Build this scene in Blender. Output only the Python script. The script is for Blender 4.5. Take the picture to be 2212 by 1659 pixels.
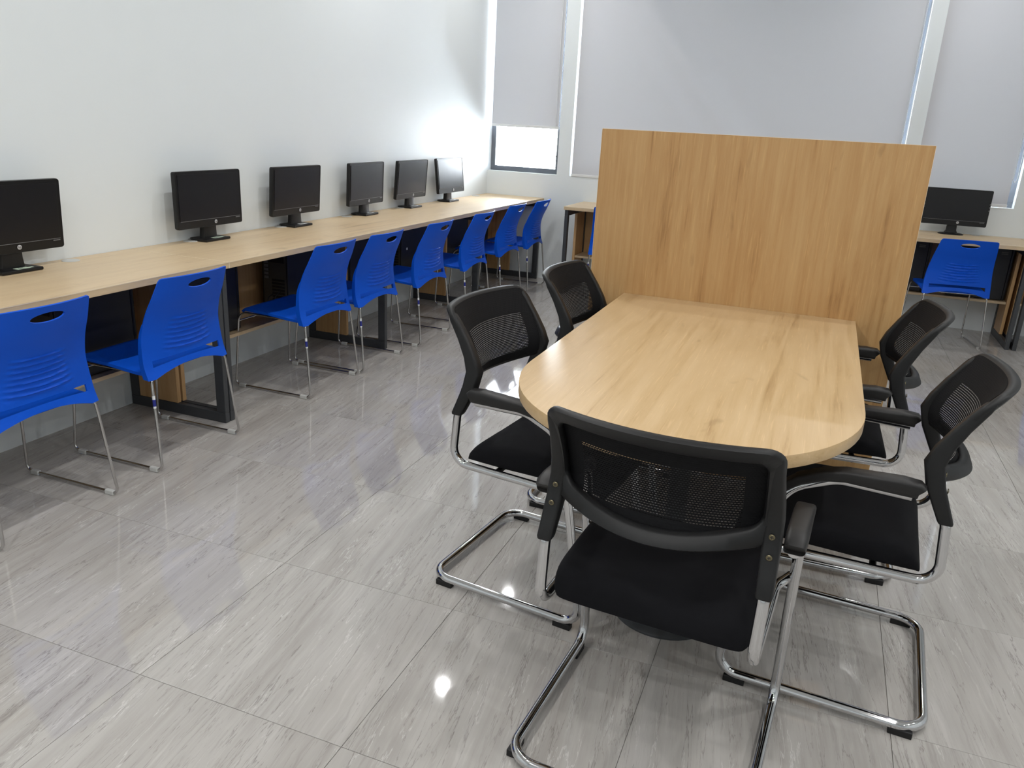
import bpy, bmesh, math, random
from mathutils import Vector, Matrix
from mathutils.geometry import delaunay_2d_cdt
random.seed(7)
for o in list(bpy.data.objects): bpy.data.objects.remove(o)
SC = bpy.context.scene
COL = SC.collection
R = math.radians

# ------------------------------------------------------------------ camera, world, exposure
F_PX, PITCH, YAW, ROLL = 1711.8, 0.319, -0.356, 0.052
CAM = Vector((3.016, -0.591, 1.406))
fwd = Vector((math.sin(YAW)*math.cos(PITCH), math.cos(YAW)*math.cos(PITCH), -math.sin(PITCH)))
rgt = Vector((math.cos(YAW), -math.sin(YAW), 0)); upv = rgt.cross(fwd)
r2 = rgt*math.cos(ROLL)+upv*math.sin(ROLL); u2 = -rgt*math.sin(ROLL)+upv*math.cos(ROLL)
cd = bpy.data.cameras.new('camera'); cam = bpy.data.objects.new('camera', cd); COL.objects.link(cam)
M = Matrix.Identity(4)
for i in range(3):
    M[i][0], M[i][1], M[i][2], M[i][3] = r2[i], u2[i], -fwd[i], CAM[i]
cam.matrix_world = M
cd.sensor_fit = 'HORIZONTAL'; cd.sensor_width = 36; cd.lens = F_PX/2212*36; cd.clip_start = .02
SC.camera = cam
W = bpy.data.worlds.new('sky'); SC.world = W; W.use_nodes = True
bg = W.node_tree.nodes['Background']; bg.inputs[0].default_value = (.86, .93, 1, 1); bg.inputs[1].default_value = 30.0
vs = SC.view_settings; vs.view_transform = 'Standard'; vs.look = 'None'; vs.gamma = 1; vs.use_curve_mapping = False
vs.exposure = 0.30
LAMP = 700.0      # downlight lens emission

# ------------------------------------------------------------------ materials
def srgb(r, g, b):
    f = lambda c: (c/255/12.92 if c/255 <= .04045 else ((c/255+.055)/1.055)**2.4)
    return (f(r), f(g), f(b), 1)
class NT:
    def __init__(s, name):
        s.m = bpy.data.materials.new(name); s.m.use_nodes = True; s.t = s.m.node_tree
        s.p = s.t.nodes['Principled BSDF']; s.out = s.t.nodes['Material Output']
    def n(s, k, **kw):
        nd = s.t.nodes.new(k)
        for a, v in kw.items(): setattr(nd, a, v)
        return nd
    def l(s, a, b): s.t.links.new(a, b)
    def math(s, op, a, b=None, c=None):
        nd = s.n('ShaderNodeMath', operation=op)
        for i, v in enumerate((a, b, c)):
            if v is None: continue
            if isinstance(v, (int, float)): nd.inputs[i].default_value = v
            else: s.l(v, nd.inputs[i])
        return nd.outputs[0]
    def ramp(s, fac, stops):
        nd = s.n('ShaderNodeValToRGB'); e = nd.color_ramp.elements
        while len(e) < len(stops): e.new(.5)
        for i, (p, c) in enumerate(stops): e[i].position = p; e[i].color = c
        s.l(fac, nd.inputs[0]); return nd.outputs[0]
    def noise(s, vec, scale, detail=4, rough=.5, dist=0):
        nd = s.n('ShaderNodeTexNoise'); nd.inputs['Scale'].default_value = scale; nd.inputs['Detail'].default_value = detail
        nd.inputs['Roughness'].default_value = rough; nd.inputs['Distortion'].default_value = dist
        s.l(vec, nd.inputs['Vector']); return nd.outputs['Fac']
    def mapping(s, vec, scale=(1,1,1), rot=(0,0,0), loc=(0,0,0)):
        nd = s.n('ShaderNodeMapping'); nd.inputs['Scale'].default_value = scale; nd.inputs['Rotation'].default_value = rot
        nd.inputs['Location'].default_value = loc; s.l(vec, nd.inputs['Vector']); return nd.outputs[0]
    def bump(s, h, strength, dist=.001):
        nd = s.n('ShaderNodeBump'); nd.inputs['Strength'].default_value = strength; nd.inputs['Distance'].default_value = dist
        s.l(h, nd.inputs['Height']); s.l(nd.outputs[0], s.p.inputs['Normal'])
    def mix(s, fac, a, b, mode='MIX'):
        nd = s.n('ShaderNodeMix', data_type='RGBA', blend_type=mode)
        for i, v in ((0, fac), (6, a), (7, b)):
            if isinstance(v, (int, float)): nd.inputs[i].default_value = v
            elif isinstance(v, tuple): nd.inputs[i].default_value = v
            else: s.l(v, nd.inputs[i])
        return nd.outputs[2]
    def obj(s): return s.n('ShaderNodeTexCoord').outputs['Object']
    def set(s, **k):
        for a, v in k.items(): s.p.inputs[a.replace('_', ' ')].default_value = v
        return s
def plain(name, col, rough=.5, metal=0, spec=.5, bumpy=0, bscale=400):
    N = NT(name); N.p.inputs['Base Color'].default_value = col; N.p.inputs['Roughness'].default_value = rough
    N.p.inputs['Metallic'].default_value = metal; N.p.inputs['Specular IOR Level'].default_value = spec
    v = N.obj(); n = N.noise(v, bscale, 3)
    if bumpy: N.bump(n, bumpy, .0006)
    else:
        N.l(N.math('MULTIPLY_ADD', N.noise(v, 9, 3), rough*.25, rough*.87), N.p.inputs['Roughness'])
    return N.m
def wood(name, axis, dark=(176,128,76), mid=(203,161,106), light=(219,181,130), rough=.38, seed=0, fw=.46, sw=.50):
    N = NT(name); v = N.obj()
    def sc(al, ac): s = [ac]*3; s[axis] = al; return tuple(s)
    warp = N.noise(N.mapping(v, sc(.9, 2.4), loc=(seed, seed*1.7, 3.1)), 1.6, 3, .5)
    figure = N.noise(N.mapping(v, sc(.55, 4.2), loc=(seed, 2+seed, .3)), 1.9, 7, .62, 1.1)
    streak = N.noise(N.mapping(v, sc(.9, 24), loc=(1+seed, seed, .9)), 2.2, 6, .6, .35)
    pore = N.noise(N.mapping(v, sc(6, 150), loc=(seed,)*3), 1.4, 2, .5)
    knot = N.noise(N.mapping(v, sc(3.2, 8.5), loc=(4+seed, 9, 2)), 1.7, 2, .5, .8)
    f = N.math('ADD', N.math('MULTIPLY', figure, fw), N.math('MULTIPLY', streak, sw))
    f = N.math('ADD', f, N.math('MULTIPLY', warp, .10))
    c = N.ramp(f, [(.34, srgb(*dark)), (.47, srgb(*mid)), (.56, srgb(*[(a+b)/2 for a, b in zip(mid, light)])), (.68, srgb(*light))])
    k = N.ramp(knot, [(.66, (0,0,0,1)), (.80, (1,1,1,1))])
    c = N.mix(N.math('MULTIPLY', k, .38), c, srgb(*[x*.82 for x in dark]))
    pm = N.ramp(pore, [(.60, (0,0,0,1)), (.72, (1,1,1,1))])
    c = N.mix(N.math('MULTIPLY', pm, .30), c, srgb(*[min(255, x*1.12) for x in light]))
    N.l(c, N.p.inputs['Base Color'])
    N.l(N.math('MULTIPLY_ADD', streak, .2, rough-.1), N.p.inputs['Roughness'])
    N.bump(N.math('ADD', streak, N.math('MULTIPLY', pore, .6)), .12, .0008)
    N.p.inputs['Specular IOR Level'].default_value = .4
    return N.m
def tile_mat():
    N = NT('polished_stone_tile')
    pos = N.n('ShaderNodeNewGeometry').outputs['Position']
    oi = N.n('ShaderNodeObjectInfo').outputs['Random']
    comb = N.n('ShaderNodeCombineXYZ'); N.l(N.math('MULTIPLY', oi, 37.0), comb.inputs[0]); N.l(N.math('MULTIPLY', oi, 91.0), comb.inputs[1])
    add = N.n('ShaderNodeVectorMath', operation='ADD'); N.l(pos, add.inputs[0]); N.l(comb.outputs[0], add.inputs[1])
    v = N.mapping(add.outputs[0], rot=(0, 0, R(-7)))
    cloud = N.noise(N.mapping(v, (2.2, .7, 1)), 1.5, 4, .55, .4)
    band = N.noise(N.mapping(v, (16, .75, 1)), 1.3, 5, .6, .25)
    fine = N.noise(N.mapping(v, (60, 3.5, 1)), 1.3, 3, .6)
    line = lambda x, w: N.math('SUBTRACT', 1, N.math('MINIMUM', 1, N.math('DIVIDE', N.math('ABSOLUTE', N.math('SUBTRACT', x, .5)), w)))
    g = lambda loc, lo, hi: N.ramp(N.noise(N.mapping(v, (5, 1.6, 1), loc=loc), 2.0, 2), [(lo, (0,0,0,1)), (hi, (1,1,1,1))])
    vein = lambda sx, sy, loc, w: line(N.noise(N.mapping(v, (sx, sy, 1), loc=loc), 1.5, 7, .58, .12), w)
    dk = N.math('MULTIPLY', vein(6.5, .50, (0, 0, 0), .0050), g((9, 1, 0), .30, .52))
    dk1 = N.math('MULTIPLY', vein(8.5, .62, (31, 7, 0), .0060), g((4, 5, 0), .34, .54))
    dk2 = N.math('MULTIPLY', vein(17, 1.0, (5, 3, 0), .011), g((2, 8, 0), .38, .58))
    wh = N.math('MULTIPLY', vein(9, .9, (1, 13, 0), .007), g((7, 2, 0), .46, .60))
    f = N.math('ADD', N.math('ADD', N.math('MULTIPLY', cloud, .45), N.math('MULTIPLY', band, .40)), N.math('MULTIPLY', fine, .15))
    c = N.ramp(f, [(.36, srgb(164,159,154)), (.5, srgb(178,174,169)), (.64, srgb(190,186,182))])
    c = N.mix(N.math('MULTIPLY', dk, .62), c, srgb(112,106,101))
    c = N.mix(N.math('MULTIPLY', dk1, .5), c, srgb(116,110,105))
    c = N.mix(N.math('MULTIPLY', dk2, .18), c, srgb(128,121,116))
    c = N.mix(N.math('MULTIPLY', wh, .5), c, srgb(226,224,221))
    wv = N.n('ShaderNodeVectorMath', operation='MULTIPLY_ADD'); wn = N.n('ShaderNodeTexNoise'); wn.inputs['Scale'].default_value = 5.5; wn.inputs['Detail'].default_value = 3
    N.l(v, wn.inputs['Vector']); N.l(wn.outputs['Color'], wv.inputs[0]); wv.inputs[1].default_value = (.045, 0, 0); N.l(v, wv.inputs[2])
    stv = N.noise(N.mapping(wv.outputs[0], (24, 1.1, 1), loc=(3, 1, 0)), 1.6, 6, .62, 0)
    c = N.mix(N.math('MULTIPLY', N.ramp(stv, [(.575, (0,0,0,1)), (.70, (1,1,1,1))]), .34), c, srgb(126,120,115))
    c = N.mix(N.math('MULTIPLY', N.ramp(stv, [(.30, (1,1,1,1)), (.42, (0,0,0,1))]), .25), c, srgb(216,213,209))
    hs = N.n('ShaderNodeHueSaturation'); N.l(c, hs.inputs['Color']); N.l(N.math('MULTIPLY_ADD', oi, .03, .975), hs.inputs['Value'])
    N.l(hs.outputs[0], N.p.inputs['Base Color'])
    N.set(Roughness=.045); N.p.inputs['Specular IOR Level'].default_value = .62
    N.bump(N.noise(v, 3.0, 2), .02, .002)
    return N.m
def grout_mat():
    N = NT('grout'); v = N.obj()
    N.l(N.ramp(N.noise(v, 1.7, 3), [(.44, srgb(172,168,163)), (.64, srgb(128,122,116))]), N.p.inputs['Base Color']); N.set(Roughness=.6); return N.m
def mesh_mat():
    N = NT('woven_black_mesh'); N.set(Roughness=.8); N.p.inputs['Specular IOR Level'].default_value = .15; N.p.inputs['Base Color'].default_value = (.008, .008, .009, 1)
    uv = N.n('ShaderNodeTexCoord').outputs['UV']; sp = N.n('ShaderNodeSeparateXYZ'); N.l(uv, sp.inputs[0])
    u, w = sp.outputs[0], sp.outputs[1]
    row = N.math('DIVIDE', w, .0052); ri = N.math('FLOOR', row); rf = N.math('SUBTRACT', row, ri)
    cu = N.math('ADD', N.math('DIVIDE', u, .0062), N.math('MULTIPLY', N.math('MODULO', ri, 2.0), .5)); cf = N.math('FRACT', cu)
    hole = N.math('MULTIPLY', N.math('LESS_THAN', N.math('ABSOLUTE', N.math('SUBTRACT', rf, .5)), .125),
                  N.math('LESS_THAN', N.math('ABSOLUTE', N.math('SUBTRACT', cf, .5)), .32))
    zone = N.math('MULTIPLY', N.math('LESS_THAN', N.math('ABSOLUTE', u), .160), N.math('LESS_THAN', N.math('ABSOLUTE', N.math('SUBTRACT', w, .749)), .062))
    a = N.math('MULTIPLY', hole, zone)
    N.bump(N.math('ADD', N.math('ABSOLUTE', N.math('SUBTRACT', rf, .5)), N.math('ABSOLUTE', N.math('SUBTRACT', cf, .5))), .35, .001)
    tr = N.n('ShaderNodeBsdfTransparent'); mx = N.n('ShaderNodeMixShader')
    N.l(a, mx.inputs[0]); N.l(N.p.outputs[0], mx.inputs[1]); N.l(tr.outputs[0], mx.inputs[2]); N.l(mx.outputs[0], N.out.inputs[0])
    return N.m
def glass_mat():
    N = NT('window_glass'); tr = N.n('ShaderNodeBsdfTransparent'); gl = N.n('ShaderNodeBsdfGlossy'); gl.inputs['Roughness'].default_value = .02
    fr = N.n('ShaderNodeFresnel'); fr.inputs[0].default_value = 1.5; mx = N.n('ShaderNodeMixShader')
    N.l(fr.outputs[0], mx.inputs[0]); N.l(tr.outputs[0], mx.inputs[1]); N.l(gl.outputs[0], mx.inputs[2]); N.l(mx.outputs[0], N.out.inputs[0])
    return N.m
def blind_mat():
    N = NT('grey_blind_fabric'); v = N.obj()
    weave = N.noise(N.mapping(v, (500, 1, 500)), 1.5, 2)
    N.l(N.ramp(weave, [(.3, srgb(190,190,193)), (.7, srgb(198,198,201))]), N.p.inputs['Base Color']); N.set(Roughness=.8); N.p.inputs['Specular IOR Level'].default_value = .2
    tl = N.n('ShaderNodeBsdfTranslucent'); tl.inputs[0].default_value = (.75, .78, .82, 1)
    mx = N.n('ShaderNodeMixShader'); mx.inputs[0].default_value = .012
    N.l(N.p.outputs[0], mx.inputs[1]); N.l(tl.outputs[0], mx.inputs[2]); N.l(mx.outputs[0], N.out.inputs[0])
    return N.m
def emit_mat(name, col, s):
    N = NT(name); N.p.inputs['Base Color'].default_value = (.9, .9, .9, 1); N.p.inputs['Emission Color'].default_value = col; N.p.inputs['Emission Strength'].default_value = s
    return N.m
MAT = dict(
    wall=plain('painted_wall', srgb(230,236,238), .55, bumpy=.05, bscale=240), ceil=plain('ceiling_paint', srgb(236,238,238), .7, bumpy=.03),
    grout=grout_mat(), tile=tile_mat(),
    oak_y=wood('oak_laminate_lengthwise', 1, (166,138,102), (205,180,144), (216,194,160)), oak_x=wood('oak_laminate_crosswise', 0, (166,138,102), (205,180,144), (216,194,160)),
    table=wood('oak_laminate_table', 1, (160,127,86), (193,163,120), (204,176,136), seed=3.3), panel=wood('oak_laminate_panel', 2, (142,102,60), (180,140,91), (194,158,109), seed=6.1),
    carc=wood('oak_laminate_carcass', 2, (150,108,64), (192,150,100), (206,168,120), seed=1.9),
    frame=plain('charcoal_powder_coat', srgb(62,64,67), .45, bumpy=.05), alu=plain('grey_aluminium', srgb(94,99,106), .4),
    blue=plain('blue_plastic', srgb(0,82,205), .5, spec=.25, bumpy=.10, bscale=900), chrome=plain('chrome', (.60, .60, .61, 1), .07, metal=1),
    steel=plain('chromed_rod', (.56, .55, .54, 1), .14, metal=1), clip=plain('grey_plastic_glide', srgb(196,196,192), .5),
    black=plain('black_plastic', (.0075, .0075, .008, 1), .48, spec=.38, bumpy=.10, bscale=1200), grip=plain('charcoal_arm_plastic', (.010, .009, .009, 1), .46, spec=.42, bumpy=.12, bscale=1200),
    fabric=plain('black_fabric', (.004, .004, .0055, 1), .9, spec=.2, bumpy=.5, bscale=1500), mesh=mesh_mat(),
    monitor=plain('monitor_plastic', (.006, .006, .0065, 1), .40, spec=.4), screen=plain('dark_screen', (.003, .003, .0045, 1), .36, spec=.45),
    silver=plain('silver_badge', srgb(190,190,192), .35), ink=plain('ink', (.01, .01, .012, 1), .6), tagp=plain('pale_green_tag', srgb(196,214,192), .6), line=plain('silver_line', srgb(120,120,122), .4),
    band=plain('pale_edge_band', srgb(234,217,190), .45), white=plain('white_plastic', srgb(228,230,230), .45), stick=plain('blue_sticker', srgb(30,40,130), .5), case=plain('black_steel_case', (.008, .008, .011, 1), .5), port=plain('grey_port_plate', srgb(86,84,80), .45, metal=.4),
    glass=glass_mat(), blind=blind_mat(), lamp=emit_mat('downlight_lens', (1, .995, .985, 1), LAMP), brass=plain('screw_metal', srgb(120,112,90), .35, metal=1),
)

# ------------------------------------------------------------------ mesh helpers
def obj(name, bm, mat, parent=None, smooth=None, mats=None, loc=None, rot=None):
    me = bpy.data.meshes.new(name); bm.normal_update(); bm.to_mesh(me); bm.free()
    for m in (mats or [mat]): me.materials.append(MAT[m])
    if smooth is not None:
        for p in me.polygons: p.use_smooth = True
        if smooth < 179: me.set_sharp_from_angle(angle=R(smooth))
    o = bpy.data.objects.new(name, me); COL.objects.link(o)
    if parent: o.parent = parent
    if loc: o.location = loc
    if rot: o.rotation_euler = rot
    return o
def tag(o, label=None, cat=None, group=None, kind=None):
    for k, v in (('label', label), ('category', cat), ('group', group), ('kind', kind)):
        if v: o[k] = v
    return o
def empty(name, loc=(0,0,0), rz=0):
    o = bpy.data.objects.new(name, None); o.empty_display_size = .05; COL.objects.link(o); o.location = loc; o.rotation_euler = (0, 0, rz); return o
def copy_tree(o, parent=None):
    c = o.copy(); COL.objects.link(c); c.parent = parent
    for ch in list(o.children): copy_tree(ch, c)
    return c
def box(bm, x0, x1, y0, y1, z0, z1, bev=0, mi=0, seg=2):
    r = bmesh.ops.create_cube(bm, size=1)
    bmesh.ops.scale(bm, vec=(x1-x0, y1-y0, z1-z0), verts=r['verts'])
    bmesh.ops.translate(bm, vec=((x0+x1)/2, (y0+y1)/2, (z0+z1)/2), verts=r['verts'])
    fs = {f for v in r['verts'] for f in v.link_faces}
    if bev:
        es = {e for v in r['verts'] for e in v.link_edges}
        g = bmesh.ops.bevel(bm, geom=list(es), offset=bev, segments=seg, affect='EDGES', profile=.5)
        fs = {f for f in g['faces']} | {f for f in fs if f.is_valid}
    for f in fs: f.material_index = mi
def B(*a, **k):
    bm = bmesh.new(); box(bm, *a, **k); return bm
def fillet(pts, rads, n=6):
    P = [Vector(p) for p in pts]; out = [P[0]]
    for i in range(1, len(P)-1):
        r = rads[i] if isinstance(rads, (list, tuple)) else rads
        a = (P[i-1]-P[i]); b = (P[i+1]-P[i]); la, lb = a.length, b.length; a.normalize(); b.normalize()
        ang = a.angle(b)
        if r <= 0 or abs(ang-math.pi) < 1e-3: out.append(P[i]); continue
        t = min(r/math.tan(ang/2), la*.49 if i > 1 else la*.95, lb*.49 if i < len(P)-2 else lb*.95); r = t*math.tan(ang/2)
        bis = (a+b).normalized(); c = P[i]+bis*(r/math.sin(ang/2))
        s = P[i]+a*t-c; e = P[i]+b*t-c
        for k in range(n+1):
            out.append(c+s.normalized().slerp(e.normalized(), k/n).normalized()*r if s.length > 1e-9 else P[i])
    out.append(P[-1]); return out
def tube(bm, pts, r, seg=10, cap=True, mi=0):
    P = [Vector(p) for p in pts]; P = [p for i, p in enumerate(P) if i == 0 or (p-P[i-1]).length > 1e-5]
    T = [(P[min(i+1, len(P)-1)]-P[max(i-1, 0)]).normalized() for i in range(len(P))]
    up = Vector((0, 0, 1)) if abs(T[0].z) < .9 else Vector((1, 0, 0))
    nrm = (up-T[0]*up.dot(T[0])).normalized(); rings = []
    for i, p in enumerate(P):
        if i: nrm = (nrm-T[i]*nrm.dot(T[i])).normalized()
        bi = T[i].cross(nrm); rr = r[i] if isinstance(r, (list, tuple)) else r
        rings.append([bm.verts.new(p+(nrm*math.cos(2*math.pi*k/seg)+bi*math.sin(2*math.pi*k/seg))*rr) for k in range(seg)])
    for a, b in zip(rings, rings[1:]):
        for k in range(seg): bm.faces.new((a[k], a[(k+1) % seg], b[(k+1) % seg], b[k])).material_index = mi
    if cap:
        bm.faces.new(rings[0][::-1]).material_index = mi; bm.faces.new(rings[-1]).material_index = mi
def lathe(bm, prof, seg=32, c=(0,0,0), mi=0):
    rings = [[bm.verts.new((c[0]+r*math.cos(2*math.pi*k/seg), c[1]+r*math.sin(2*math.pi*k/seg), c[2]+z)) for k in range(seg)] for r, z in prof]
    for a, b in zip(rings, rings[1:]):
        for k in range(seg): bm.faces.new((a[k], a[(k+1) % seg], b[(k+1) % seg], b[k])).material_index = mi
    bm.faces.new(rings[0][::-1]).material_index = mi; bm.faces.new(rings[-1]).material_index = mi
def loft(bm, secs, cap=True):
    rings = [[bm.verts.new(p) for p in s] for s in secs]; n = len(rings[0])
    for a, b in zip(rings, rings[1:]):
        for k in range(n): bm.faces.new((a[k], a[(k+1) % n], b[(k+1) % n], b[k]))
    if cap: bm.faces.new(rings[0][::-1]); bm.faces.new(rings[-1])
    bmesh.ops.recalc_face_normals(bm, faces=bm.faces)
def rrect(hx, hy, r, n=4):
    pts = []
    for cx, cy, a0 in ((hx-r, hy-r, 0), (-hx+r, hy-r, 90), (-hx+r, -hy+r, 180), (hx-r, -hy+r, 270)):
        for k in range(n+1):
            a = R(a0+90*k/n); pts.append((cx+r*math.cos(a), cy+r*math.sin(a)))
    return pts
def prism(bm, pts, z0, z1, bev=0):
    vs_ = [bm.verts.new((x, y, z0)) for x, y in pts]; f = bm.faces.new(vs_)
    ex = bmesh.ops.extrude_face_region(bm, geom=[f]); up = [v for v in ex['geom'] if isinstance(v, bmesh.types.BMVert)]
    bmesh.ops.translate(bm, vec=(0, 0, z1-z0), verts=up); bmesh.ops.recalc_face_normals(bm, faces=bm.faces)
    if bev:
        es = [e for e in bm.edges if abs(e.verts[0].co.z-e.verts[1].co.z) < 1e-6]
        bmesh.ops.bevel(bm, geom=es, offset=bev, segments=2, affect='EDGES', profile=.5)
def interp(tab, t):
    if t <= tab[0][0]: return tab[0][1]
    for (a, va), (b, vb) in zip(tab, tab[1:]):
        if t <= b:
            k = (t-a)/(b-a); return va+(vb-va)*k
    return tab[-1][1]
def smooth_interp(tab, t):
    # Catmull-Rom style interpolation through a table
    xs = [a for a, _ in tab]; ys = [b for _, b in tab]
    if t <= xs[0]: return ys[0]
    if t >= xs[-1]: return ys[-1]
    i = max(k for k in range(len(xs)-1) if xs[k] <= t)
    def m(k):
        if k == 0: return (ys[1]-ys[0])/(xs[1]-xs[0])
        if k == len(xs)-1: return (ys[-1]-ys[-2])/(xs[-1]-xs[-2])
        return (ys[k+1]-ys[k-1])/(xs[k+1]-xs[k-1])
    h = xs[i+1]-xs[i]; u = (t-xs[i])/h
    return (2*u**3-3*u**2+1)*ys[i]+(u**3-2*u**2+u)*h*m(i)+(-2*u**3+3*u**2)*ys[i+1]+(u**3-u**2)*h*m(i+1)
def text_mesh(bm, s, size, mat4, mi=0, extrude=.0002):
    cu = bpy.data.curves.new('t', 'FONT'); cu.body = s; cu.size = size; cu.align_x = 'CENTER'; cu.align_y = 'CENTER'; cu.extrude = extrude; cu.resolution_u = 3
    t = bpy.data.objects.new('t', cu); COL.objects.link(t); me = bpy.data.meshes.new_from_object(t)
    b2 = bmesh.new(); b2.from_mesh(me); bmesh.ops.transform(b2, matrix=mat4, verts=b2.verts)
    vm = {v: bm.verts.new(v.co) for v in b2.verts}
    for f in b2.faces:
        try: bm.faces.new([vm[v] for v in f.verts]).material_index = mi
        except ValueError: pass
    b2.free(); bpy.data.objects.remove(t); bpy.data.meshes.remove(me); bpy.data.curves.remove(cu)

# ------------------------------------------------------------------ room shell
YB, CEIL, XR, YF = 6.55, 3.0, 6.07, -3.55
tag(obj('wall_left', B(-.15, 0, YF-.15, YB+.2, -.02, CEIL), 'wall'), 'pale grey painted side wall behind the long row of computers', kind='structure')
tag(obj('wall_right', B(XR, XR+.15, YF-.15, YB+.2, -.02, CEIL), 'wall'), 'pale painted wall on the right side of the room', kind='structure')
tag(obj('wall_front', B(0, XR, YF-.15, YF, -.02, CEIL), 'wall'), 'pale painted wall behind the viewer', kind='structure')
tag(obj('ceiling', B(-.15, XR+.15, YF-.15, YB+.2, CEIL, CEIL+.1), 'ceil'), 'white ceiling with round downlights', kind='structure')
OPEN = [(0, .69), (.812, 3.532), (3.643, 4.365)]; ZS, ZH = .965, 2.62
bm = bmesh.new(); T0, T1 = YB, YB+.2
box(bm, 0, XR, T0, T1, -.02, ZS); box(bm, 0, XR, T0, T1, ZH, CEIL)
for a, b in ((.69, .812), (3.532, 3.643), (4.365, XR)): box(bm, a, b, T0, T1, ZS, ZH)
tag(obj('wall_back', bm, 'wall'), 'pale window wall at the far end', kind='structure')
fl = tag(obj('floor', B(-.15, XR+.15, YF-.15, YB+.2, -.06, -.0035), 'grout'), 'glossy grey stone tile floor', kind='structure')
TP = .607; tm = B(-TP/2+.0006, TP/2-.0006, -TP/2+.0006, TP/2-.0006, -.0035, 0, bev=.0006, seg=1)
t0 = obj('floor_tile', tm, 'tile', fl); first = True
ix0, iy0 = 2.165, .680
for i in range(-4, 7):
    for j in range(-7, 11):
        cx, cy = ix0+(i+.5)*TP, iy0+(j+.5)*TP
        if cx-TP/2 > XR or cx+TP/2 < 0 or cy-TP/2 > YB or cy+TP/2 < YF: continue
        t = t0 if first else t0.copy()
        if not first: COL.objects.link(t); t.parent = fl
        first = False; t.location = (cx, cy, 0)
# windows
FY = YB+.077
for k, (a, b) in enumerate(OPEN):
    w = tag(empty(f'window_{k+1}', ((a+b)/2, FY, ZS)), ['narrow dark framed window in the far left corner', 'wide window hidden by the big grey blind', 'dark framed window behind the right hand blind'][k], kind='structure')
    h = (b-a)/2; H = ZH-ZS
    bm = bmesh.new(); fw = .044
    box(bm, -h, h, 0, .055, 0, fw, .002); box(bm, -h, h, 0, .055, H-fw, H, .002)
    box(bm, -h, -h+fw, 0, .055, fw, H-fw, .002); box(bm, h-fw, h, 0, .055, fw, H-fw, .002)
    obj('window_frame', bm, 'alu', w)
    obj('pane', B(-h+fw*.8, h-fw*.8, .024, .030, fw*.8, H-fw*.8), 'glass', w)
    if k == 0:
        bm = bmesh.new(); text_mesh(bm, 'C', .028, Matrix.Translation((h-fw-.03, .022, fw+.045)) @ Matrix.Rotation(R(90), 4, 'X'))
        obj('pane_sticker', bm, 'tagp', w)
# roller blinds
def blind(x0, x1, zb, label, wrinkle=0, bar=.022, chain=None, barmat='white'):
    b = tag(empty('roller_blind', ((x0+x1)/2, YB-.002, ZH)), label, 'blind', 'grey roller blinds on the far windows')
    h = (x1-x0)/2; drop = ZH-zb
    nx, nz = (60, 40) if wrinkle else (6, 6); bm = bmesh.new(); g = []
    for j in range(nz+1):
        row = []
        for i in range(nx+1):
            x = -h+2*h*i/nx; z = -.03-(drop-.03)*j/nz; y = 0
            if wrinkle:
                X, Z = x+(x0+x1)/2, z+ZH
                # two soft diagonal folds running down towards the right
                d1 = (X-1.36)*.62+(Z-2.42)*.50; d2 = (X-1.05)*.62+(Z-2.42)*.50
                edge = min(1, (h-abs(x))/.15)*min(1, (Z-zb)/.2)
                y = wrinkle*(math.exp(-(d1/.085)**2)-.6*math.exp(-((d1-.16)/.10)**2)+.5*math.exp(-(d2/.07)**2))*edge
                y += .002*math.sin(5*X+2*Z)
            row.append(bm.verts.new((x, y, z)))
        g.append(row)
    for j in range(nz):
        for i in range(nx): bm.faces.new((g[j][i], g[j+1][i], g[j+1][i+1], g[j][i+1]))
    obj('blind_fabric', bm, 'blind', b, 180)
    obj('bottom_bar', B(-h-.004, h+.004, -.006, .006, -drop-bar, -drop+.001, .003), barmat, b)
    bm = bmesh.new(); tube(bm, [(-h-.004, 0, -.026), (h+.004, 0, -.026)], .024, 16); obj('roller_tube', bm, 'white', b, 40)
    if chain:
        cx, cz = chain; bm = bmesh.new(); X = cx-(x0+x1)/2; zb_ = cz-ZH
        tube(bm, fillet([(X-.012, -.022, -.03), (X-.013, -.022, zb_+.05), (X, -.022, zb_), (X+.013, -.022, zb_+.05), (X+.012, -.022, -.03)], .02, 6), .0022, 6)
        obj('pull_chain', bm, 'white', b, 60)
    return b
blind(.036, .680, 1.385, 'grey roller blind in the far left corner, raised to leave a bright gap', chain=(.672, 1.10))
blind(.834, 3.497, .985, 'widest grey roller blind behind the wooden partition', wrinkle=-.045, chain=(3.512, 1.2))
blind(3.640, 4.312, .992, 'grey roller blind behind the wide monitor, right of the pier', chain=(4.325, 1.14))
# downlights
d0 = tag(empty('ceiling_downlight', (.735, 4.289, CEIL)), 'small round ceiling downlight, from a set partly added to soften shadows', 'ceiling light', 'round recessed downlights')
bm = bmesh.new(); N_ = 28
prof = [(.034, -.0005), (.038, -.006), (.068, -.008), (.073, -.004), (.073, 0)]
rings = [[bm.verts.new((r*math.cos(2*math.pi*k/N_), r*math.sin(2*math.pi*k/N_), z)) for k in range(N_)] for r, z in prof]
for a, b in zip(rings, rings[1:]):
    for k in range(N_): bm.faces.new((a[k], b[k], b[(k+1) % N_], a[(k+1) % N_]))
obj('trim_ring', bm, 'white', d0, 60)
bm = bmesh.new(); vs_ = [bm.verts.new((.0345*math.cos(-2*math.pi*k/N_), .0345*math.sin(-2*math.pi*k/N_), -.003)) for k in range(N_)]; bm.faces.new(vs_)
obj('lens', bm, 'lamp', d0)
rows = [5.736-1.447*k for k in range(7)]
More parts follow.
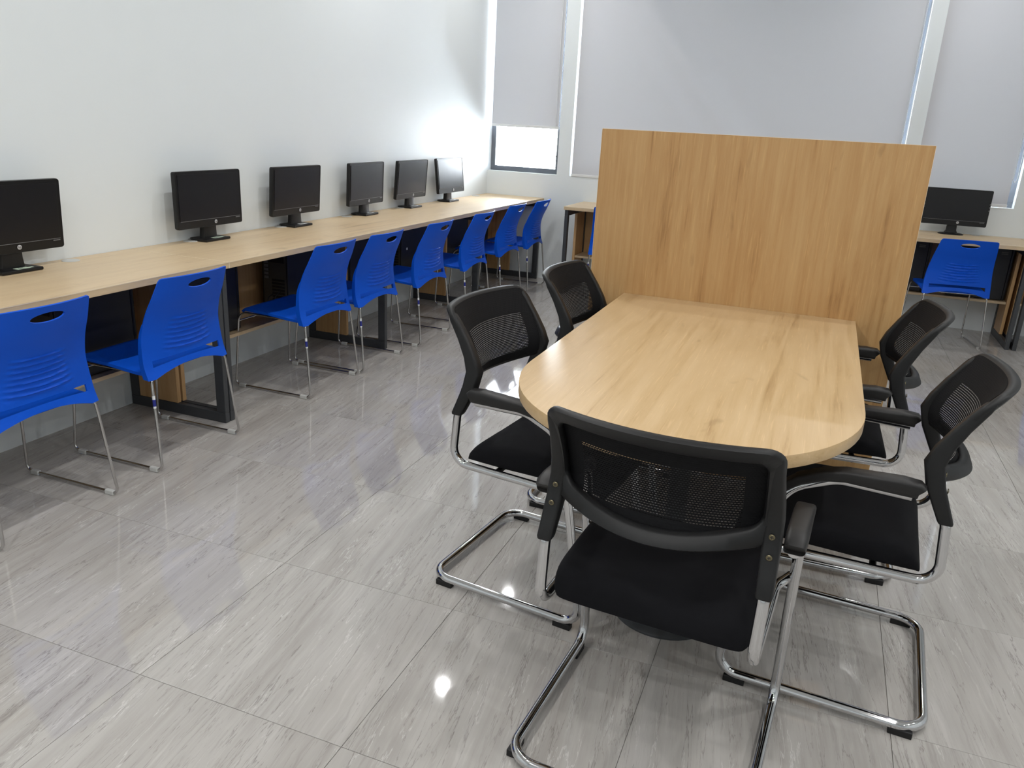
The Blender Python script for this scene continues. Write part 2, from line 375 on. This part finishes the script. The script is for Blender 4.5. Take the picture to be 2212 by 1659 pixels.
spots = [(.735, 4.289), (.735, 5.736), (3.80, 5.736), (3.80, 2.84), (3.80, 1.39), (3.80, -.06), (3.80, -1.5), (5.2, 1.0)]+[(1.44, 3.25-1.2*k) for k in range(5)]+[(2.62, -.7), (2.62, -1.9), (1.44, -2.7), (5.2, 2.5), (5.2, -.6)]  # last group: unseen lamps added around the view to soften the shadows
for i, (x, y) in enumerate(s for s in spots if abs(s[0]-.735) > .01 or abs(s[1]-4.289) > .01):
    c = copy_tree(d0); c.location = (x, y, CEIL)

# ------------------------------------------------------------------ desks
ZT = .75
def frame_mesh(depth):
    # closed rectangular leg frame of 50 x 28 mm tube lying in the depth/height plane (local x = depth, 0 at the wall)
    bm = bmesh.new(); a = .05; w = .014
    box(bm, .004, depth-.012, -w, w, 0, a, .0025); box(bm, .004, depth-.012, -w, w, ZT-.028-a, ZT-.028, .0025)
    box(bm, .004, .004+a, -w, w, a, ZT-.028-a, .0025); box(bm, depth-.012-a, depth-.012, -w, w, a, ZT-.028-a, .0025)
    return bm
FM = {}
def desk(name, loc, rz, y0, y1, frames, label, wood_m, grommets=(), depth=.583, back_open=()):
    # local: x = out from the wall, y = along the wall
    d = tag(empty(name, loc, rz), label, 'desk', 'oak topped computer desks')
    top = obj('worktop', B(.002, depth, y0+.0008, y1-.0008, ZT-.028, ZT, .0015), wood_m, d)
    obj('edge_band', B(depth-.0004, depth+.0006, y0+.001, y1-.001, ZT-.0022, ZT+.0003), 'band', top)  # thin pale strip paints the highlight along the top front edge
    obj('edge_band', B(.004, depth+.0006, y0+.0002, y0+.0040, ZT-.028, ZT+.0004), 'band', top)
    for gx, gy in grommets:
        bm = bmesh.new(); lathe(bm, [(.036, 0), (.036, .0015), (.033, .003), (.012, .0032)], 28, (gx, gy, ZT)); obj('cable_grommet', bm, 'clip', top, 50)
    me = None
    for fy in frames:
        if me is None:
            o = obj('leg_frame', frame_mesh(depth), 'frame', d); me = o.data
        else:
            o = bpy.data.objects.new('leg_frame', me); COL.objects.link(o); o.parent = d
        o.location = (0, fy, 0)
        obj('side_panel', B(.056, .288, fy-.011, fy+.011, .051, ZT-.079, .001), 'carc', d)
    for a, b in zip(frames, frames[1:]):
        obj('tower_shelf', B(.02, .288, a+.0145, b-.0145, .280, .298, .001), wood_m, d)
        obj('back_board', B(.004, .018, a+.0145, b-.0145, .280, ZT-.029, .001), 'carc', d)
    return d
desk('computer_desk', (0, 0, 0), 0, .26, 2.248, [.80, 2.190], 'nearest oak computer desk on the left wall, cut by the photo edge', 'oak_y', [(.055, 1.885), (.055, 1.05)])
desk('computer_desk', (0, 0, 0), 0, 2.248, YB-.002, [2.219+.006, 3.66, 5.10, 6.50], 'long oak computer desk along the left wall reaching the corner window', 'oak_y',
     [(.045, 2.605), (.045, 3.34), (.045, 4.05), (.045, 4.78), (.045, 6.20)])
# back wall: local x (out) -> world -y ; local y (along) -> world +x  : rotation -90 deg
desk('computer_desk', (0, YB, 0), R(-90), .968, 4.452, [.99, 2.15, 3.27, 4.425], 'oak computer desk under the far windows, half hidden by the partition', 'oak_y', [(.055, 4.14)], depth=.60)
desk('computer_desk', (0, YB, 0), R(-90), 4.454, 5.90, [4.472, 5.88], 'oak computer desk at the right edge, only its end in view', 'oak_y', depth=.60)

# ------------------------------------------------------------------ blue chair
def make_blue():
    root = empty('stacking_chair')
    zb, zt = .379, .780
    hw = lambda z: smooth_interp([(.379, .2225), (.45, .2215), (.56, .2125), (.69, .198), (.78, .184)], z)
    yp = lambda z: smooth_interp([(.36, -.216), (.379, -.212), (.43, -.195), (.51, -.186), (.56, -.187), (.633, -.207), (.70, -.238), (.78, -.272)], z)
    bow = lambda z: interp([(.379, .028), (.5, .034), (.78, .046)], z)
    def S(s, z):
        h = hw(z); x = s*h
        y = yp(z)-bow(z)*(1-s*s)
        ridge = 0
        if .47 < z < .615:
            zz = z+.010*(1-min(1, abs(x)/.14)**2)-.47
            lim = .145-.04*(z-.47)/.14
            fade = max(0, min(1, (lim-abs(x))/.03))
            ridge = .0060*max(0, math.sin(zz/.0195*2*math.pi))*fade*min(1, (z-.47)/.006, (.615-z)/.006)
        y -= ridge
        crown = .005*(1-s*s)*max(0, (z-.70)/.08)
        return (x, y, z+crown)
    # 2-D outline in (s, z)
    arch = lambda s: zb+.036*max(0, 1-(s/.86)**2)
    out = []
    for k in range(29): s = -1+2*k/28; out.append((s, arch(s)))
    for k in range(1, 32): z = zb+(zt-.012-zb)*k/31; out.append((1, z))
    out += [(.985, zt-.003), (.95, zt)]
    for k in range(1, 25): out.append((.95-1.9*k/24, zt))
    out += [(-.985, zt-.003)]
    for k in range(0, 31): z = zt-.012-(zt-.012-zb)*k/31; out.append((-1, z))
    hole = [(.33*math.cos(2*math.pi*k/30), .742+.0165*math.sin(2*math.pi*k/30)) for k in range(30)]
    slot = []
    for k in range(21): s = -.84+1.68*k/20; slot.append((s, .424+.014*(1-(s/.84)**2)))
    for k in range(21): s = .84-1.68*k/20; slot.append((s, .450+.006*(1-(s/.84)**2)))
    def inside(p, poly):
        c = False; n = len(poly)
        for i in range(n):
            (x1, y1), (x2, y2) = poly[i], poly[i-1]
            if (y1 > p[1]) != (y2 > p[1]) and p[0] < (x2-x1)*(p[1]-y1)/(y2-y1)+x1: c = not c
        return c
    SX = .21  # scale s to metres while triangulating
    pts = []; edges = []
    def add_loop(l):
        b = len(pts); pts.extend(Vector((s*SX, z)) for s, z in l); edges.extend((b+i, b+(i+1) % len(l)) for i in range(len(l)))
    add_loop(out); add_loop(hole); add_loop(slot)
    z = zb+.01
    while z < zt-.006:
        dz = .0042 if .465 < z < .625 else .012
        n = 34
        for i in range(1, n):
            s = -1+2*i/n
            if not inside((s, z), out): continue
            if math.hypot(s/.36, (z-.742)/.021) < 1: continue
            if abs(s) < .87 and .419 < z < .460: continue
            if z-arch(s) < .005: continue
            pts.append(Vector((s*SX, z)))
        z += dz
    V, E_, Fc, *_ = delaunay_2d_cdt(pts, edges, [], 0, 1e-6)
    bm = bmesh.new(); vv = [bm.verts.new(S(v.x/SX, v.y)) for v in V]
    for f in Fc:
        c = sum((V[i] for i in f), Vector((0, 0)))/len(f); c = (c.x/SX, c.y)
        if not inside(c, out) or inside(c, hole) or inside(c, slot): continue
        bm.faces.new([vv[i] for i in f])
    for v in [v for v in bm.verts if not v.link_faces]: bm.verts.remove(v)
    bmesh.ops.recalc_face_normals(bm, faces=bm.faces)
    if sum(f.normal.y for f in bm.faces) > 0: bmesh.ops.reverse_faces(bm, faces=bm.faces)
    bmesh.ops.solidify(bm, geom=bm.faces[:], thickness=.006)
    # rolled side flanges that give the shell its depth
    back = obj('backrest', bm, 'blue', root, 50)
    for sg in (-1, 1):
        bm = bmesh.new(); secs = []
        for k in range(15):
            z = zb+.002+(.60-zb)*k/14; h = hw(z); y = yp(z); w = .020*(1-k/14)**.7+.003
            secs.append([(sg*(h-.0062), y+.001, z), (sg*(h-.0002), y+.001, z), (sg*(h-.001), y+w+.004, z), (sg*(h-.006), y+w+.004, z)])
        loft(bm, secs); obj('side_flange', bm, 'blue', back, 50)
    # seat pan
    bm = bmesh.new(); nx, ny = 20, 26; g = []
    for j in range(ny+1):
        t = j/ny; y = -.186+.385*t
        w = .2135-.010*max(0, (t-.75)/.25)**2
        row = []
        for i in range(nx+1):
            s = -1+2*i/nx; x = s*w
            z = interp([(0, .408), (.15, .411), (.5, .424), (.88, .429), (1, .412)], t)-.012*(1-abs(s)**3)*math.sin(math.pi*min(1, t*1.05))
            yy = y
            if t > .9: yy -= .018*(abs(s)**4)*((t-.9)/.1)
            if abs(s) > .93: z -= .004
            row.append(bm.verts.new((x, yy, z)))
        g.append(row)
    for j in range(ny):
        for i in range(nx): bm.faces.new((g[j][i], g[j][i+1], g[j+1][i+1], g[j+1][i]))
    bmesh.ops.recalc_face_normals(bm, faces=bm.faces)
    if sum(f.normal.z for f in bm.faces) < 0: bmesh.ops.reverse_faces(bm, faces=bm.faces)
    bmesh.ops.solidify(bm, geom=bm.faces[:], thickness=.013)
    obj('seat', bm, 'blue', root, 50)
    # rod frame: two side loops and two cross rods
    r = .0056
    for sg in (-1, 1):
        bm = bmesh.new()
        P = [(sg*.196, -.205, .396), (sg*.208, -.212, .37), (sg*.230, -.247, .0105), (sg*.230, .222, .0105), (sg*.215, .190, .405), (sg*.196, -.16, .395)]
        tube(bm, fillet(P, [0, .02, .026, .026, .055, 0], 7), r, 10)
        leg = obj('side_frame', bm, 'steel', root, 60)
        for yg in (-.205, .178):
            obj('floor_glide', B(sg*.230-.0085, sg*.230+.0085, yg-.020, yg+.020, 0, .0185, .003), 'clip', leg)
    bm = bmesh.new(); tube(bm, [(-.216, .192, .357), (.216, .192, .357)], .0045, 8); obj('cross_rod', bm, 'steel', root, 60)
    bm = bmesh.new(); tube(bm, [(-.205, -.17, .392), (.205, -.17, .392)], .0045, 8); obj('cross_rod', bm, 'steel', root, 60)
    # small sticker wrapped on the rear leg
    def on_leg(z): k = (.37-z)/(.37-.0105); return (-.208-.022*k, -.212-.035*k, z)
    bm = bmesh.new(); tube(bm, [on_leg(.318), on_leg(.268)], .0061, 10, mi=0); tube(bm, [on_leg(.303), on_leg(.276)], .0064, 10, mi=1)
    obj('leg_sticker', bm, None, root, 60, mats=['white', 'stick'])
    return root
blue = make_blue()
G_B = 'blue stacking chairs'
BL = [(.478, 1.175, 90, 'blue plastic chair nearest the camera, cut by the left photo edge'),
      (.470, 1.862, 90, 'second blue chair from the left photo edge, beside the desk seam'),
      (.470, 2.868, 90, 'third blue chair from the left photo edge, its seat clear of other chairs'),
      (.478, 3.372, 90, 'fourth blue chair along the left desk, close behind the third'),
      (.490, 4.030, 91, 'fifth blue chair along the left desk, in front of the fifth monitor'),
      (.490, 4.735, 91, 'sixth blue chair along the left desk, before the last monitor'),
      (.462, 5.480, 90, 'seventh blue chair along the left desk, next to last before the corner'),
      (.490, 6.020, 91, 'blue chair at the window end of the long desk, last of the row'),
      (3.966, 6.015, 7.8, 'blue chair at the far desk in front of the wide monitor'),
      (1.452, 6.095, 0, 'blue chair at the far desk, mostly hidden behind the left partition edge'),
      (4.83, 5.99, -4, 'blue chair at the far right desk, only its foot within the photo')]
for i, (x, y, a, lab) in enumerate(BL):
    c = blue if i == 0 else copy_tree(blue)
    c.location = (x, y, 0); c.rotation_euler = (0, 0, R(a)); tag(c, lab, 'chair', G_B)

# ------------------------------------------------------------------ mesh-back cantilever chair
def make_mesh_chair():
    root = empty('cantilever_chair')
    yp = lambda z: smooth_interp([(.56, -.216), (.63, -.194), (.69, -.176), (.73, -.178), (.79, -.206), (.84, -.238), (.89, -.272)], z)
    def S(x, z): return yp(z)+.020-interp([(.60, .085), (.68, .075), (.89, .050)], z)*(1-min(1, abs(x)/.225)**2)
    def loop(hw, zt, zs, zm, rt, rb):
        P = []
        bot = lambda x: zm+(zs-zm)*(abs(x)/hw)**2
        n = 14
        for k in range(n): P.append((-(hw-rt)+2*(hw-rt)*k/n, zt))
        for k in range(6): a = R(90-90*k/6); P.append((hw-rt+rt*math.cos(a), zt-rt+rt*math.sin(a)))
        for k in range(8): P.append((hw, zt-rt+(zs+rb-zt+rt)*k/8))
        for k in range(6): a = R(0-90*k/6); P.append((hw-rb+rb*math.cos(a), zs+rb+rb*math.sin(a)-(zs-bot(hw-rb))*k/6))
        for k in range(n+6): x = (hw-rb)-2*(hw-rb)*k/(n+6); P.append((x, bot(x)))
        for k in range(6): a = R(270-90*k/6); P.append((-hw+rb+rb*math.cos(a), zs+rb+rb*math.sin(a)-(zs-bot(hw-rb))*(1-k/6)))
        for k in range(8): P.append((-hw, zs+rb+(zt-rt-zs-rb)*k/8))
        for k in range(6): a = R(180-90*k/6); P.append((-hw+rt+rt*math.cos(a), zt-rt+rt*math.sin(a)))
        return P
    O = loop(.2285, .890, .668, .643, .036, .020); I = loop(.199, .856, .704, .673, .020, .026)
    f_, b_ = .010, .015
    prof = [(0, .5*f_), (.14, f_), (.86, f_), (1, .4*f_), (1, -.5*b_), (.86, -b_), (.14, -b_), (0, -.5*b_)]
    bm = bmesh.new(); secs = []
    for (xo, zo), (xi, zi) in zip(O, I):
        s = []
        for t, d in prof:
            x = xo+(xi-xo)*t; z = zo+(zi-zo)*t; s.append((x, S(x, z)+d, z))
        secs.append(s)
    secs.append(secs[0]); loft(bm, secs, cap=False); bmesh.ops.remove_doubles(bm, verts=bm.verts, dist=1e-6)
    bmesh.ops.recalc_face_normals(bm, faces=bm.faces)
    ring = obj('back_frame', bm, 'black', root, 60)
    SX_ = lambda z: interp([(.566, .2265), (.70, .2200), (.85, .2145)], z)
    # uprights: deepened side members running down into tube sleeves
    for sg in (-1, 1):
        bm = bmesh.new(); secs = []
        for z, w, d, yo in ((.876, .006, .008, .016), (.868, .011, .012, .016), (.85, .0125, .0155, .0145), (.80, .014, .0175, .0135), (.75, .016, .020, .014), (.71, .0175, .0225, .016), (.66, .0175, .0215, .014), (.61, .017, .019, .009), (.578, .0165, .0175, .005), (.572, .015, .0155, .005)):
            y = yp(z)+yo; secs.append([(sg*SX_(z)+px, y+py, z) for px, py in rrect(w, d, .007, 3)])
        loft(bm, secs); up = obj('upright_sleeve', bm, 'black', root, 50)
        for z in (.688, .650):
            bm = bmesh.new(); y = yp(z)-.0098
            lathe(bm, [(.0062, 0), (.0062, .001), (.005, .002)], 14); box(bm, -.0035, .0035, -.0007, .0007, .0018, .0024, mi=1); box(bm, -.0007, .0007, -.0035, .0035, .0018, .0024, mi=1)
            obj('screw', bm, None, up, 40, mats=['brass', 'ink'], loc=(sg*SX_(z), y, z), rot=(R(90), 0, 0))
    # woven mesh
    bm = bmesh.new(); uvl = bm.loops.layers.uv.new('UVMap'); g = []; nx, nz = 28, 22
    for j in range(nz+1):
        row = []
        for i in range(nx+1):
            x = -.220+.440*i/nx; zl = .656+(.684-.656)*(abs(x)/.220)**2; zu = .884-.022*max(0, (abs(x)-.195)/.025)**2; z = zl+(zu-zl)*j/nz
            row.append((bm.verts.new((x, S(x, z)+.0115, z)), (x, z)))
        g.append(row)
    for j in range(nz):
        for i in range(nx):
            q = (g[j][i], g[j][i+1], g[j+1][i+1], g[j+1][i]); fc = bm.faces.new([a for a, _ in q])
            for lp, (_, uv) in zip(fc.loops, q): lp[uvl].uv = uv
    obj('mesh_back', bm, 'mesh', root, 180)
    # seat cushion
    bm = bmesh.new(); secs = []
    y0, y1 = -.182, .262
    for k in range(25):
        t = .5-.5*math.cos(math.pi*(k+.15)/24.3); e = max(0, 1-(2*t-1)**8); hw = .2225*(.88+.12*e**.5)
        y = y0+(y1-y0)*t; base = interp([(0, .416), (.3, .412), (.8, .416), (1, .414)], t)
        top = base+(.066+.020*math.sin(math.pi*min(1, t*1.1)))*max(.05, 1-(2*t-1)**10)**.5
        if t > .8: top -= .030*((t-.8)/.2)**2
        sec = []
        for m in range(28):
            a = 2*math.pi*m/28; ca, sa = math.cos(a), math.sin(a)
            x = hw*math.copysign(abs(ca)**.38, ca); zz = (base+top)/2+(top-base)/2*math.copysign(abs(sa)**.55, sa)
            if sa > 0: zz -= .006*(1-abs(x/hw)**2)*.6
            sec.append((x, y, zz))
        secs.append(sec)
    loft(bm, secs); obj('seat', bm, 'fabric', root, 60)
    # chrome: arm + leg + floor loop in one bent tube, and the two back rails
    tr = .0128; zf = .0245; LX = .262
    half = [(LX, -.125, .636), (LX, .035, .640), (LX, .150, .590), (LX, .250, zf), (LX, -.265, zf)]
    P = half+[(-x, y, z) for x, y, z in half[::-1]]
    bm = bmesh.new(); tube(bm, fillet(P, [0, .10, .10, .050, .065, .065, .050, .10, .10, 0], 10), tr, 14)
    obj('leg_tube', bm, 'chrome', root, 60)
    for sg in (-1, 1):
        bm = bmesh.new()
        tube(bm, fillet([(sg*.2235, yp(.62)+.010, .62), (sg*.2260, yp(.566)+.005, .566), (sg*.2260, -.222, .414), (sg*.2260, .13, .408), (sg*.252, .196, .408)], [0, .05, .050, .08, 0], 9), .0122, 14)
        rail = obj('seat_rail', bm, 'chrome', root, 60)
        # armrest pad
        bm = bmesh.new(); secs = []
        path = [(-.140, .652, .019, .016), (-.137, .655, .021, .019), (-.10, .657, .022, .0205), (-.05, .656, .022, .018), (.02, .655, .0215, .015), (.07, .645, .021, .0135), (.12, .622, .0205, .0125), (.155, .592, .019, .011), (.162, .584, .016, .009)]
        for i, (y, z, w, d) in enumerate(path):
            a = path[max(0, i-1)]; c = path[min(len(path)-1, i+1)]; tg = Vector((0, c[0]-a[0], c[1]-a[1])).normalized(); nn = Vector((0, -tg.z, tg.y))
            secs.append([Vector((sg*LX+px, y, z))+nn*py for px, py in rrect(w, d, min(w, d)*.55, 3)])
        loft(bm, secs); obj('armrest', bm, 'grip', root, 60)
        for yf in (.195, -.215):
            obj('foot_pad', B(sg*LX-.011, sg*LX+.011, yf-.028, yf+.028, 0, zf-.006, .002), 'black', root)
    # rear seat support cross bar
    bm = bmesh.new(); tube(bm, [(-.22, -.08, .404), (.22, -.08, .404)], .009, 10); tube(bm, [(-.22, .12, .404), (.22, .12, .404)], .009, 10)
    obj('seat_support', bm, 'black', root, 60)
    return root
mc = make_mesh_chair()
G_M = 'black mesh visitor chairs around the table'
ML = [(2.816, 1.037, -4, 'black mesh chair in front, its back to the camera at the rounded table end'),
      (2.33, 1.632, -97, 'black mesh chair on the left table side nearer the camera'),
      (2.385, 2.300, -91, 'black mesh chair on the left table side against the partition'),
      (3.203, 1.563, 86, 'black mesh chair on the right table side nearer the camera'),
      (3.150, 2.290, 91, 'black mesh chair on the right table side against the partition')]
for i, (x, y, a, lab) in enumerate(ML):
    c = mc if i == 0 else copy_tree(mc)
    c.location = (x, y, 0); c.rotation_euler = (0, 0, R(a)); tag(c, lab, 'chair', G_M)

# ------------------------------------------------------------------ table and partition
TX0, TX1, TY = 2.293, 3.197, 2.641
tb = tag(empty('meeting_table', ((TX0+TX1)/2, 1.56, 0)), 'oak meeting table with a rounded end and flat end against the partition', 'table')
h = (TX1-TX0)/2; pts = [(h, TY-1.56-.001), (-h, TY-1.56-.001)]
for k in range(41):
    a = math.pi+math.pi*k/40; pts.append((h*math.cos(a), -.055+.505*math.sin(a)))
bm = bmesh.new(); prism(bm, pts, ZT-.032, ZT, .0012); obj('table_top', bm, 'table', tb, 40)
bm = bmesh.new(); lathe(bm, [(.158, 0), (.158, .006), (.150, .012), (.045, .022), (.030, .034), (.030, ZT-.045), (.10, ZT-.040), (.10, ZT-.033)], 40, (.005, .01, 0)); obj('pedestal', bm, 'frame', tb, 40)
pt = tag(empty('wooden_partition', ((2.143+3.348)/2, TY, 0)), 'tall oak laminate partition panel standing behind the meeting table', 'partition')
pw = (3.348-2.143)/2
obj('panel_board', B(-pw, pw, 0, .032, .012, 1.399, .0012), 'panel', pt)
obj('edge_band', B(-pw, pw, 0, .032, 1.3991, 1.4002), 'band', pt)
for sx in (-1, 1): obj('edge_band', B(sx*(pw+.0005)-.0005, sx*(pw+.0005)+.0005, .0005, .0315, .012, 1.399), 'band', pt)
for sx in (-.42, .42): obj('floor_stop', B(sx-.03, sx+.03, .004, .028, 0, .012), 'frame', pt)

# ------------------------------------------------------------------ monitors
def make_monitor(wid=.466, hgt=.278, zc=.955):
    # local: faces +X, origin on the desk under the neck
    root = empty('computer_monitor')
    panel = empty('_'); bpy.data.objects.remove(panel)
    h = wid/2; z0, z1 = -hgt/2, hgt/2
    bm = bmesh.new()
    pr = rrect(h, hgt/2, .010, 4)
    secs = []
    for x, sc in ((.016, .97), (.018, .985), (.014, 1), (.002, 1), (-.006, .985), (-.016, .86), (-.034, .66)):
        secs.append([(x, y*sc if sc < .9 else y-math.copysign(h*(1-sc)*.3, y), z*sc if sc < .9 else z-math.copysign(h*(1-sc)*.3, z)) for y, z in pr])
    loft(bm, secs)
    ho = obj('housing', bm, 'monitor', root, 40)
    obj('screen', B(.0165, .0185, -h+.016, h-.016, z0+.040, z1-.015, .0006), 'screen', ho)
    bm = bmesh.new(); box(bm, .0175, .0192, -h+.016, h-.016, z0+.0375, z0+.0392); box(bm, .0178, .0192, h-.050, h-.018, z0+.030, z0+.0335); obj('silver_line', bm, 'line', ho)
    bm = bmesh.new(); lathe(bm, [(.0095, 0), (.0095, .0012), (.0085, .0016)], 20); text_mesh(bm, 'hp', .013, Matrix.Translation((0, .0008, .0016)) @ Matrix.Shear('XZ', 4, (0, 0)), mi=1)
    obj('maker_badge', bm, None, ho, 40, mats=['silver', 'ink'], loc=(.018, .03, z0+.022), rot=(R(90), 0, R(90)))
    return root, ho, z0
def stand_square(root):
    bm = bmesh.new(); secs = [[(.020+px*(.6), py, z) for px, py in rrect(.028, w, .008, 2)] for z, w in ((.010, .050), (.05, .045), (.14, .044), (.17, .03))]
    for s in secs: s[:] = [(x-.03, y, z) for x, y, z in s]
    loft(bm, secs); obj('stand_neck', bm, 'monitor', root, 40)
    bm = bmesh.new(); prism(bm, [(.055, -.088), (.055, .088), (-.045, .088), (-.068, .07), (-.068, -.07), (-.045, -.088)], 0, .014, .004)
    return obj('stand_base', bm, 'monitor', root, 30)
MON = [(.082, 1.600, 0, 3.0, 'monitor cut by the left photo edge, with a pale number tag on its base'),
       (.082, 2.705, 0, 0, 'second monitor from the left photo edge, just right of the desk seam'),
       (.082, 3.440, 0, 3.5, 'third monitor from the left photo edge along the wall'),
       (.082, 4.225, 2.0, 2.0, 'fourth monitor from the left photo edge along the wall'),
       (.082, 4.875, 0, 4.0, 'fifth monitor from the left photo edge, next to last in the row'),
       (.082, 5.545, -1, -6.0, 'monitor nearest the corner window, its screen catching the daylight')]
mroot, mho, mz0 = make_monitor(); base = stand_square(mroot); mho.location = (.0, 0, .210)
bm = bmesh.new(); box(bm, -.014, .014, -.030, .026, 0, .0006); box(bm, -.004, .010, .026, .044, 0, .0006)
st0 = obj('number_tag', bm, 'tagp', base, loc=(.034, .012, .0142))
for i, (x, y, yaw, tilt, lab) in enumerate(MON):
    c = mroot if i == 0 else copy_tree(mroot)
    c.location = (x, y, ZT); c.rotation_euler = (0, 0, R(yaw)); tag(c, lab, 'monitor', 'square based monitors on the left desk')
    for ch in c.children:
        if ch.name.startswith('housing'): ch.rotation_euler = (0, R(tilt), 0)
    for ch in c.children:
        if ch.name.startswith('stand_base'):
            for t in ch.children:
                bm = bmesh.new(); bm.from_mesh(st0.data)
                me2 = bpy.data.meshes.new('number_tag'); 
                if i == 0: text_mesh(bm, '08', .024, Matrix.Translation((-.001, -.003, .0008)) @ Matrix.Rotation(R(90), 4, 'Z'), mi=1)
                else:
                    for q in range(3): box(bm, -.006, .006, -.020+.012*q, -.012+.012*q, .0006, .0009, mi=1)
                bm.to_mesh(me2); bm.free(); me2.materials.append(MAT['tagp'] if i < 2 else MAT['white']); me2.materials.append(MAT['ink'])
                if i == 0: keep = me2; tagobj = t
                else: t.data = me2
tagobj.data = keep
wroot, who, _ = make_monitor(.455, .272)
bm = bmesh.new(); loft(bm, [[(px-.012, py, z) for px, py in rrect(.014, w, .008, 2)] for z, w in ((.008, .050), (.03, .036), (.10, .034))]); obj('stand_neck', bm, 'monitor', wroot, 40)
bm = bmesh.new(); lathe(bm, [(.090, 0), (.090, .005), (.080, .010), (.04, .014)], 36); bmesh.ops.scale(bm, vec=(.72, 1, 1), verts=bm.verts); obj('stand_base', bm, 'monitor', wroot, 40)
for k, z in enumerate((.035, .012, -.012)):
    for sy in (-1, 1): obj('side_button', B(.0165, .0195, sy*.222-.003, sy*.222+.003, z-.004, z+.004, .0008), 'line', who)
who.location = (0, 0, .206); wroot.location = (3.958, 6.42, ZT); wroot.rotation_euler = (0, 0, R(-90))
tag(wroot, 'wide monitor on an oval base at the far right desk', 'monitor')

# ------------------------------------------------------------------ computer towers on the shelves
def make_tower():
    # local: length along +Y (front at +Y), wide side faces +X, bottom at z=0
    root = empty('computer_tower'); L, Wd, Hh = .40, .175, .395
    case = obj('case', B(-Wd/2, Wd/2, -L/2, L/2-.022, .006, Hh, .003), 'case', root)
    obj('front_bezel', B(-Wd/2, Wd/2, L/2-.021, L/2, .004, Hh, .008), 'monitor', root)
    bm = bmesh.new(); y = -L/2
    box(bm, -Wd/2+.010, Wd/2-.010, y-.002, y+.001, .05, Hh-.02)
    obj('rear_plate', bm, 'port', root)
    pl = obj('power_supply_grille', B(-Wd/2+.02, Wd/2-.02, y-.004, y-.0015, Hh-.11, Hh-.03, .001), 'case', root)
    for k in range(7): obj('slot_cover', B(-.02, Wd/2-.02, y-.0045, y-.0018, .065+.019*k, .078+.019*k, .001), 'case', root)
    bm = bmesh.new()
    for k in range(5): box(bm, -Wd/2+.018, -Wd/2+.045, y-.005, y-.0018, .19+.022*k, .205+.022*k, .001)
    obj('rear_ports', bm, 'line', root)
    bm = bmesh.new(); tube(bm, fillet([(-.02, y-.002, .10), (-.02, y-.05, .09), (0, y-.055, .02), (.05, y-.03, .006)], .03, 6), .003, 7); tube(bm, fillet([(.03, y-.002, .12), (.03, y-.045, .10), (.02, y-.06, .02), (-.04, y-.05, .006)], .03, 6), .003, 7)
    obj('rear_cables', bm, 'case', root, 60)
    bm = bmesh.new()
    for q in range(2): box(bm, Wd/2-.0002, Wd/2+.0006, L/2-.09, L/2-.045, Hh-.035-.012*q, Hh-.029-.012*q)
    obj('side_lettering', bm, 'port', case)
    return root
tw = make_tower()
TW = [(.165, 1.12, 0, 'black computer tower under the desk behind the nearest blue chair'),
      (.165, 1.815, 0, 'black computer tower under the near desk, between the first two blue chairs'),
      (.165, 2.50, 0, 'black computer tower just right of the paired desk frames at the seam'),
      (.165, 3.31, 0, 'black computer tower showing its cable side behind the third blue chair'),
      (.165, 3.96, 0, 'black computer tower behind the fourth blue chair'),
      (.165, 4.63, 0, 'black computer tower with a small white sticker, beside the fifth blue chair'),
      (.165, 5.385, 0, 'black computer tower with a white cable, beside the sixth blue chair'),
      (3.64, YB-.165, -90, 'black computer tower under the far desk left of the blue chair'),
      (4.20, YB-.165, -90, 'black computer tower under the far desk behind the blue chair')]
for i, (x, y, a, lab) in enumerate(TW):
    c = tw if i == 0 else copy_tree(tw)
    c.location = (x, y, .298); c.rotation_euler = (0, 0, R(a)); tag(c, lab, 'computer', 'black computer towers on desk shelves')
    if i == 5: obj('white_sticker', B(.0874, .0882, -.125, -.108, .19, .207), 'white', c)
    if i == 6:
        bm = bmesh.new(); tube(bm, fillet([(.089, -.02, .09), (.11, .0, .13), (.12, .06, .12), (.095, .10, .02)], .05, 6), .004, 8); obj('white_cable', bm, 'white', c, 60)
